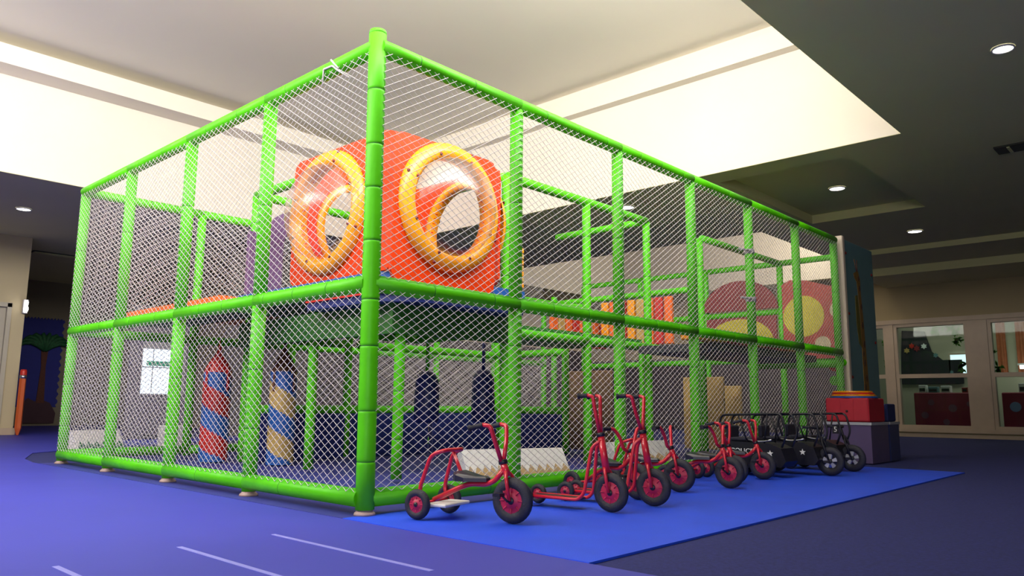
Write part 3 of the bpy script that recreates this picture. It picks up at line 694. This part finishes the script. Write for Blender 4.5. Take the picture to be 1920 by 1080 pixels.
def make_scooter(loc, rz, label, s=1, hh=.52, zh=.43, sp=.062):
    t = thing('scooter', label, 'scooter', loc, rz, 'red kindergarten trikes and scooters beside the cage'); t.scale = (s, s, s)
    fr = .112; rr = .060; T = .0125; wb = .56
    wheel(t, (0, 0, fr), fr, .048, RRIM)
    for sy in (1, -1): wheel(t, (-wb, sy*.075, rr), rr, .036, RRIM)
    b = MB()
    for sy in (1, -1): b.tube(smooth_path([(0, sy*.034, fr), (-.018, sy*.036, fr+.11), (-.036, sy*.012, fr+.14)], .03), T*.8, 8)
    b.build('fork', RTUBE, t)
    MB().tube([(-.028, 0, fr+.11), (-.065, 0, zh-.005)], T*1.7, 12).lathe([(.022, -.012), (.026, -.01), (.026, .01), (.022, .012)], (-.066, 0, zh), (-.2, 0, 1), 12, 1).build('head_tube', [RTUBE, BLK], t)
    b = MB()
    for sy in (1, -1):
        b.tube(smooth_path([(-.055, sy*.01, zh-.03), (-.11, sy*.03, zh-.07), (-.15, sy*.055, .10), (-.19, sy*.06, .062), (-wb+.02, sy*.06, .062)], .05), T*.85, 8)
    b.tube([(-wb, -.07, rr), (-wb, .07, rr)], T*.7, 8)
    b.build('frame', RTUBE, t)
    MB().box((-wb+.03, -.05, .055), (-.20, .05, .068), 0, .004).build('footboard', BLK, t)
    hb = MB()
    for sy in (1, -1): hb.tube(smooth_path([(-.068, sy*.008, zh), (-.085, sy*sp*.7, hh-.08), (-.092, sy*sp, hh), (-.13, sy*(sp+.006), hh+.005)], .03), T*.9, 8)
    h = hb.build('handlebar', RTUBE, t)
    for sy in (1, -1): grip(h, (-.125, sy*(sp+.006), hh+.005), (-.185, sy*(sp+.012), hh))
    return t
S = -PI/2
make_trike((.365, -.80, 0), S+.23, 'red trike with a passenger hoop and white step, nearest the cage corner', wb=.50)
make_scooter((1.10, -.90, 0), S+.12, 'red scooter with tall handlebars, second vehicle from the cage corner', 1.0, .665, .44, .045)
make_scooter((1.52, -.92, 0), S+.2, 'red scooter with the tallest wide bars, third vehicle from the cage corner', 1.02, .655, .44, .10)
make_trike((1.73, -.66, 0), S-.12, 'red trike with low spread black grips crowded behind the third vehicle', 1.0, False, 'low')
make_trike((2.33, -.62, 0), S+.25, 'red trike with a hoop between the tall scooter and the middle trike', 1.0, True, 'low')
make_trike((2.84, -.75, 0), S+.05, 'red trike with large front wheel in the middle of the row', 1.0, False, 'low')
make_trike((3.23, -.60, 0), S-.03, 'red trike half hidden directly behind the middle trike', .95, False, 'high')
make_trike((3.73, -.60, 0), S+.05, 'small red trike standing in front of the black police carts', .98, False, 'high')

def make_cart(loc, rz, label, wheelfront=True, txt=True):
    t = thing('police_cart', label, 'pedal cart', loc, rz, 'black police pedal carts')
    # body box with slanted nose
    prof = [(-.66, .09), (-.10, .09), (-.06, .14), (-.10, .25), (-.20, .29), (-.62, .30), (-.68, .26)]
    bd = MB().prism([(x, -.13, z) for x, z in prof], (0, .26, 0)).build('body', BLK, t)
    M = Matrix.Translation((-.46, -.1325, .215)) @ Matrix.Rotation(PI/2, 4, 'X')
    if txt: text_mesh('POLICE', .065, M, 'police_lettering', WHITE, bd)
    def star(cx, cz, r):
        pts = [(cx+(r if k % 2 == 0 else r*.42)*math.cos(PI/2+PI*k/5), -.131, cz+(r if k % 2 == 0 else r*.42)*math.sin(PI/2+PI*k/5)) for k in range(10)]
        MB().prism(pts, (0, -.003, 0)).build('star', WHITE, bd)
    star(-.20, .205, .030)
    if not txt:
        MB().prism([(-.33+.016*math.cos(2*PI*k/16), -.131, .205+.016*math.sin(2*PI*k/16)) for k in range(16)], (0, -.003, 0)).build('round_badge', WHITE, bd)
    MB().tube(smooth_path([(-.40, -.13, .32), (-.33, -.13, .305), (-.24, -.13, .31), (-.18, -.13, .325)], .03), .007, 6).build('chrome_trim', CHROME, bd)
    MB().box((-.60, -.10, .30), (-.36, .10, .335), 0, .012).box((-.64, -.10, .32), (-.60, .10, .44), 0, .012).build('seat', SEATM, t)
    fw = .128
    if wheelfront:
        wheel(t, (.0, 0, fw), fw, .05, SILV, 5)
        b = MB()
        for sy in (1, -1): b.tube([(0, sy*.035, fw), (-.05, sy*.035, .28), (-.07, sy*.01, .34)], .010, 8)
        b.build('fork', BLK, t)
        hb = MB().tube([(-.07, 0, .30), (-.10, 0, .41)], .014, 8).tube(smooth_path([(-.13, -.13, .43), (-.10, -.06, .42), (-.10, .06, .42), (-.13, .13, .43)], .03), .010, 8).build('handlebar', BLK, t)
        for sy in (1, -1): grip(hb, (-.13, sy*.12, .43), (-.19, sy*.135, .43), .011)
        MB().tube([(0, -.10, fw), (0, .10, fw)], .007, 6).box((-.02, -.125, fw-.01), (.03, -.085, fw+.01)).box((-.03, .085, fw-.01), (.02, .125, fw+.01)).build('pedal_axle', BLK, t)
    for sy in (1, -1): wheel(t, (-.56, sy*.16, .085), .085, .04, SILV, 5)
    b = MB()
    for sy in (1, -1):
        b.tube(smooth_path([(-.10, sy*.11, .26), (-.05, sy*.115, .38), (-.09, sy*.115, .555), (-.66, sy*.115, .535), (-.69, sy*.115, .46), (-.64, sy*.11, .28)], .05), .010, 8)
        b.tube([(-.26, sy*.11, .29), (-.22, sy*.115, .545)], .008, 6); b.tube([(-.42, sy*.11, .29), (-.50, sy*.115, .538)], .008, 6)
    for x, z in ((-.12, .552), (-.24, .548), (-.38, .544), (-.52, .539), (-.64, .535)): b.tube([(x, -.115, z), (x, .115, z)], .008, 6)
    b.build('roof_frame', BLK, t)
    return t
make_cart((4.10, -.76, 0), S, 'black pedal cart lettered POLICE, leftmost of the dark carts', False, True)
make_cart((4.56, -.86, 0), S+.02, 'black pedal cart with star, round badge and silver wheel, middle of the dark carts', True, False)
ct = make_cart((5.18, -.84, 0), S-.03, 'black pedal cart with silver spoked wheel beside the red storage box', True, False)
pl = MB().box((-.13, -.128, .36), (-.07, -.122, .44)).build('number_plate', BLK, ct)
text_mesh('5', .07, Matrix.Translation((-.10, -.1295, .40)) @ Matrix.Rotation(PI/2, 4, 'X'), 'number', WHITE, pl)

# ------------------------------------------------------------------ storage bins, boxes and hoops
def bin_(name, x0, y0, x1, y1, h, m, label):
    t = thing(name, label, 'storage bin', ((x0+x1)/2, (y0+y1)/2, 0))
    cx, cy = (x0+x1)/2, (y0+y1)/2; w, d = (x1-x0)/2, (y1-y0)/2; e = .02
    b = MB()
    b.box((-w, -d, 0), (w, d, .02)); b.box((-w, -d, .02), (-w+e, d, h)); b.box((w-e, -d, .02), (w, d, h)); b.box((-w+e, -d, .02), (w-e, -d+e, h)); b.box((-w+e, d-e, .02), (w-e, d, h))
    b.build('tub', m, t)
    MB().box((-w-.012, -d-.012, h-.03), (-w, d+.012, h)).box((w, -d-.012, h-.03), (w+.012, d+.012, h)).box((-w, -d-.012, h-.03), (w, -d, h)).box((-w, d, h-.03), (w, d+.012, h)).build('rim_lip', SILV, t)
    return t
bin_('storage_bin', 6.42, -.62, 7.0, -.10, .45, CRATE, 'smoky violet storage bin under the red boxes, beside the police carts')
bin_('storage_bin', 7.06, -.62, 7.40, -.12, .45, mat('smoky_blue_crate', (.035, .045, .15), .35), 'smoky blue storage bin at the right end, under the navy box')
def fbox(x0, y0, z0, x1, y1, z1, m, label, panels=0):
    t = thing('storage_box', label, 'storage box', ((x0+x1)/2, (y0+y1)/2, z0), 0)
    w, d = (x1-x0)/2, (y1-y0)/2
    MB().box((-w, -d, 0), (w, d, z1-z0), 0, .012).build('box_body', m, t)
    for k in range(panels):
        a = -d+.02+(2*d-.04)*k/panels; c = a+(2*d-.04)/panels-.015
        MB().box((-w-.006, a, .02), (-w, c, z1-z0-.02)).build('side_panel', m, t)
    MB().lathe([(0, .012), (.012, .012), (.014, 0)], (-w-.006, 0, (z1-z0)*.45), (-1, 0, 0), 12).build('snap', BLK, t)
    return t
fbox(6.45, -.60, .452, 6.98, -.12, .72, REDB, 'red fabric box on the smoky bin under the coloured hoops', 3)
fbox(7.08, -.60, .452, 7.38, -.14, .66, NAVB, 'navy fabric box on the right end of the storage row', 0)
for k, (m, nm) in enumerate(((BLUEV, 'blue'), (YELLOW, 'amber'), (REDV, 'red'), (MATS['amber_plastic'], 'topmost amber'))):
    Rh = .245-.012*k; r = .010
    prof = [(Rh+r*math.cos(2*PI*j/10), r*math.sin(2*PI*j/10)) for j in range(10)]
    o = MB().lathe(prof, (6.70+.015*k, -.36+.01*k, .731+k*.0205), (0, 0, 1), 40, closed=True).build('hoop', m, loc=(6.70+.015*k, -.36+.01*k, .721+k*.0205))
    tag(o, '%s plastic hoop in the pile on the red box' % nm, 'hoop', 'hoops on the red box')
o = MB().lathe([(0, 0), (.03, 0), (.035, .03), (.02, .05), (0, .052)], (0, 0, 0), (0, 0, 1), 14).build('white_cup', WHITE, loc=(0, 0, 0)); o.location = (7.2, -.4, .662); tag(o, 'small white cup on the navy box', 'cup')

# ------------------------------------------------------------------ beyond the cage on the left
# giant pencil
t = thing('giant_pencil', 'giant orange pencil decoration with red eraser beside the left wall end', 'decoration', (1.56, 12.32, 0))
MB().lathe([(0, 0), (.02, 0), (.055, .12), (.055, 1.0), (0, 1.0)], (0, 0, 0), (0, 0, 1), 6, smooth=False).build('pencil_shaft', PENC, t)
MB().lathe([(.055, 1.0), (.057, 1.0), (.057, 1.06), (.055, 1.06)], (0, 0, 0), (0, 0, 1), 12).build('ferrule', CHROME, t)
MB().lathe([(.056, 1.06), (.056, 1.13), (.045, 1.16), (0, 1.165)], (0, 0, 0), (0, 0, 1), 12).build('eraser', REDV, t)
# bulletin board with paper tree
t = thing('bulletin_board', 'blue bulletin board with a paper tree on the dim far wall at left', 'bulletin board', (3.45, 18.15, .25))
wv = []
n = 40
for i in range(n+1): wv.append((-.45+.9*i/n, 2.4+.03*math.sin(i*PI*.6)))
for i in range(n+1): wv.append((.45+.03*math.sin(i*PI*.6), 2.4-2.2*i/n))
wv += [(-.45, .2)]
MB().prism([(x, 0, z) for x, z in wv], (0, .05, 0)).build('blue_backing', BBLUE, t)
MB().prism([(-.02, -.03, .3), (.16, -.03, .3), (.12, -.03, 1.2), (.15, -.03, 1.7), (-.02, -.03, 1.7), (.02, -.03, 1.2)], (0, .03, 0)).build('paper_trunk', BARK, t)
for k in range(10):
    a0 = PI*k/9; p0 = Vector((.06, -.05, 1.6))
    path = [p0+Vector((math.cos(a0)*.62*s, -.02*math.sin(s*3), .35*math.sin(a0)*s+.28*math.sin(s*PI*.75)-.15*s)) for s in (0, .25, .5, .75, 1)]
    MB().tube(path, [.05, .06, .06, .045, .015], 6).build('paper_frond', LEAF, t)
MB().prism([(x, -.02, z) for x, z in ((-.38, -.2), (.42, -.2), (.44, .05), (.3, .3), (.12, .38), (-.05, .34), (-.2, .42), (-.36, .25), (-.42, 0))], (0, .02, 0)).build('paper_bush', mat('dull_plum', (.06, .025, .04), .8), t)
# exit sign bracket at the wall end
t = thing('wall_lamp', 'small bright white lamp on the end of the left wall', 'lamp', (1.50, 12.42, 2.18))
MB().box((-.03, -.01, 0), (.05, .07, .26), 0, .01).build('bracket', WHITEP, t)
MB().lathe([(0, 0), (.03, .01), (.038, .05), (.03, .09), (.02, .11), (.03, .14), (.032, .18), (0, .2)], (.01, -.04, .03), (0, 0, 1), 14).build('lamp_globe', GLOW, t)
# ceiling vents
def vent(x, y, w, d, label):
    t = thing('ceiling_vent', label, 'vent', (x, y, HC-.02))
    MB().box((-w/2, -d/2, 0), (w/2, d/2, .018)).build('vent_frame', mat('vent_dark', (.03, .03, .025), .6), t)
    for k in range(3):
        yy = -d/2+d*(k+.5)/3
        MB().box((-w/2+.03, yy-.02, -.012), (w/2-.03, yy+.01, 0)).build('vent_slat', CEIL, t)
vent(2.35, 13.9, .9, .25, 'dark slot vent in the ceiling above the left corridor')
vent(13.5, 1.45, .3, .9, 'dark slot vent in the ceiling before the window wall') if False else None
vent(7.5, -2.25, .3, .8, 'dark slot vent in the ceiling at the right edge')
# daylit window seen behind the left bays set in a freestanding grey panel
b = MB().box((3.0, 9.75, -.01), (3.6, 9.95, 2.9)).box((2.98, 9.7, 0), (3.62, 10.0, .1))
t = thing('daylit_window', 'bright daylit window in a grey panel seen through the left netting', 'window', (2.9, 9.6, 0))
MB().box((-.55, 0, 0), (.55, .08, 2.2), 0, .01).build('window_panel', mat('grey_panel', (.10, .09, .12), .7), t)
MB().box((-.37, -.02, .72), (.36, -.004, 1.62)).build('window_glass_frame', mat('grey_trim', (.25, .25, .27), .5), t)
MB().box((-.36, -.03, .74), (.30, -.021, 1.48)).build('daylit_glass', DAY, t)
MB().box((-.30, -.04, 1.20), (.30, -.031, 1.28)).build('teal_band', mat('teal_band', (.02, .35, .2), .5), t)
MB().box((-.2, -.04, .76), (-.19, -.031, 1.47)).box((-.36, -.04, 1.17), (.30, -.031, 1.185)).build('mullion', BLK, t)
MB().tube([(-.25, -.02, 0.03), (.25, -.02, .03)], .03, 8).build('base_bar', BLK, t)
# dark hall backdrop behind the cage: low storage wall
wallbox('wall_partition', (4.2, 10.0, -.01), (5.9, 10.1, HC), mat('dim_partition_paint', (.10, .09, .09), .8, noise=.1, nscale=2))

# ------------------------------------------------------------------ classroom behind the windows
t = thing('dotted_cabinet', 'dark red cabinet with pale spots behind the second window', 'cabinet', (17.6, 1.3, 0))
MB().box((0, -.62, 0), (.4, .72, .98), 0, .02).build('cabinet_body', BOARD, t)
for (y, z, r) in ((.35, .75, .07), (-.1, .62, .09), (-.45, .72, .06), (.5, .45, .08), (.05, .3, .07)):
    MB().prism([(-.006, y+r*math.cos(2*PI*k/20), z+r*math.sin(2*PI*k/20)) for k in range(20)], (.005, 0, 0)).build('painted_spot', mat('dull_spot', (.16, .05, .09), .7), t)
t = thing('dotted_cabinet', 'dark red cabinet with a ball print behind the third window', 'cabinet', (17.6, -.55, 0))
MB().box((0, -1.0, 0), (.4, .75, .98), 0, .02).build('cabinet_body', BOARD, t)
for k, (y, z) in enumerate(((.50, .66), (-.3, .5))):
    MB().prism([(-.006, y+.11*math.cos(2*PI*k2/20), z+.11*math.sin(2*PI*k2/20)) for k2 in range(20)], (.005, 0, 0)).build('painted_spot', [mat('ball_blue', (.15, .2, .4), .6), MATS['dull_spot']][k], t)
for i, (y, w2, h2, m) in enumerate(((1.85, .16, .18, WHITEP), (1.62, .2, .14, TEALB), (1.35, .2, .16, WHITEP), (-.2, .16, .2, WHITEP), (.95, .12, .12, MAROON))):
    o = MB().box((0, -w2/2, 0), (.2, w2/2, h2), 0, .01).box((-.01, -w2/2+.02, .03), (0, w2/2-.02, h2*.6), 1).build('toy_box', [m, BLK]); o.location = (17.7, y, .982)
    tag(o, ['pale toy box at the left end of the first red cabinet', 'dull blue toy box second along the first red cabinet', 'pale toy box in the middle of the first red cabinet', 'pale toy box on the second red cabinet', 'maroon toy box at the right end of the first red cabinet'][i], 'toy box', 'toy boxes on the cabinets')
t = thing('wall_display', 'dark jungle wall display with paper flowers behind the second window', 'wall display', (19.9, 2.2, 1.25))
MB().prism([(0, .75, 0), (0, -.75, 0), (0, -.75, .62), (0, -.3, .62), (0, -.05, .85), (0, .1, 1.4), (0, .65, 1.45), (0, .7, .8)], (.06, 0, 0)).build('dark_foliage', mat('display_dark', (.008, .008, .015), .8), t)
for (y, z, r, m) in ((.12, 1.0, .08, WHITE), (.3, .95, .09, MAROON), (.42, 1.02, .08, REDV), (.55, .9, .08, TAN), (-.15, .75, .07, TEALB), (-.5, .3, .05, TEALB)):
    MB().prism([(-.02, y+r*(1 if k % 2 else .6)*math.cos(2*PI*k/12), z+r*(1 if k % 2 else .6)*math.sin(2*PI*k/12)) for k in range(12)], (.018, 0, 0)).build('paper_flower', m, t)
for i, (y0, y1, z0, z1) in enumerate(((1.32, 1.72, 1.5, 2.0),)):
    o = struct(MB().box((19.93, y0, z0), (19.98, y1, z1)).build('window_9', DAY), 'bright daylit window of the classroom')
    MB().box((19.90, y0-.04, z0-.04), (19.94, y0, z1+.04)).box((19.90, y1, z0-.04), (19.94, y1+.04, z1+.04)).box((19.90, y0, z1), (19.94, y1, z1+.04)).box((19.90, y0, z0-.04), (19.94, y1, z0)).build('window_frame', FRAMEM, o)
for i in range(3):
    y = .55-i*.42
    pts = [(19.955+.03*math.sin(k*1.3), y-.1+.2*k/8) for k in range(9)]
    loop = [(x, yy, 1.5) for x, yy in pts]+[(x+.01, yy, 1.5) for x, yy in reversed(pts)]
    o = MB().prism(loop, (0, 0, 1.35)).build('curtain_strip', CURT)
    tag(o, ['leftmost', 'middle', 'rightmost'][i]+' of the rust curtain strips hanging behind the third window', 'curtain', 'rust curtain strips in the classroom')
# leafy garland along the window heads
for i, (y, z, r) in enumerate(((1.05, 2.34, .16), (.72, 2.30, .16), (.62, 2.05, .09), (.10, 2.2, .1), (.02, 1.8, .08), (-.05, 1.45, .12), (.60, 1.5, .10), (2.1, 2.1, .1), (2.08, 1.6, .08))):
    t = MB()
    for k in range(16):
        a = random.uniform(0, 2*PI); q = r*random.uniform(.2, 1); cy, cz = y+q*math.cos(a), z+q*math.sin(a); l = .06
        b2 = random.uniform(0, 2*PI); d = Vector((0, math.cos(b2), math.sin(b2))); s = Vector((0, -d.z, d.y))*.4
        c = Vector((XW+.034, cy, cz)); t.prism([c-d*l, c+s*l, c+d*l, c-s*l], (.004, 0, 0))
    o = t.build('paper_garland', LEAF2); tag(o, 'green paper leaves on the glass, '+['right of middle at the top of the second window', 'top right corner of the second window', 'upper right edge of the second window', 'top left of the third window', 'left edge of the third window', 'lower left of the third window', 'beside the bright pane of the second window', 'top of the narrow first window', 'low in the narrow first window'][i], 'garland', 'paper leaf clusters on the far windows')
for i, (y, z) in enumerate(((-.2, 1.52),)):
    t = thing('tube_reflection', 'glowing white tube standing in for a tube light reflection in the third window', 'lamp', (19.4, -.35, 1.62))
    MB().tube([(0, -.5, 0), (0, .45, 0)], .045, 10).build('tube', GLOW, t); MB().box((-.02, -.55, .04), (.04, .5, .09)).build('housing', WHITEP, t)  # glowing tube stands in for a tube light reflection

# ------------------------------------------------------------------ ceiling downlights
def downlight(x, y, label, r=.095, p=14, z=HC):
    t = thing('ceiling_downlight', label, 'ceiling light', (x, y, z-.012), 0, 'round recessed ceiling lights')
    MB().lathe([(r*.86, .0), (r*.9, -.006), (r, -.004), (r, .011)], (0, 0, 0), (0, 0, 1), 28).build('trim_ring', WHITEP, t)
    MB().lathe([(0, .003), (r*.87, .003), (r*.87, .008)], (0, 0, 0), (0, 0, 1), 28).build('diffuser', GLOW, t)
    d = bpy.data.lights.new('downlight_beam', 'SPOT'); d.energy = p; d.spot_size = 2.2; d.spot_blend = .6; d.shadow_soft_size = r; d.color = (1, .93, .80)
    o = bpy.data.objects.new('downlight_beam', d); COL.objects.link(o); o.location = (0, 0, -.03); o.parent = t
    o.rotation_euler = (0, 0, 0)
downlight(.74, 10.1, 'round ceiling light at the left, near the dark soffit', .11)
downlight(4.56, -2.47, 'round ceiling light at the upper right corner of the view', .085)
downlight(6.79, .34, 'round ceiling light nearest the well corner, above the cage end', .10, 14, HC+.14)
downlight(8.38, .29, 'round ceiling light just before the tray step', .115, 14, HC+.14)
downlight(11.39, .10, 'round ceiling light farthest right, beyond the tray', .12)
downlight(6.85, 2.88, 'round ceiling light seen through the netting', .12)
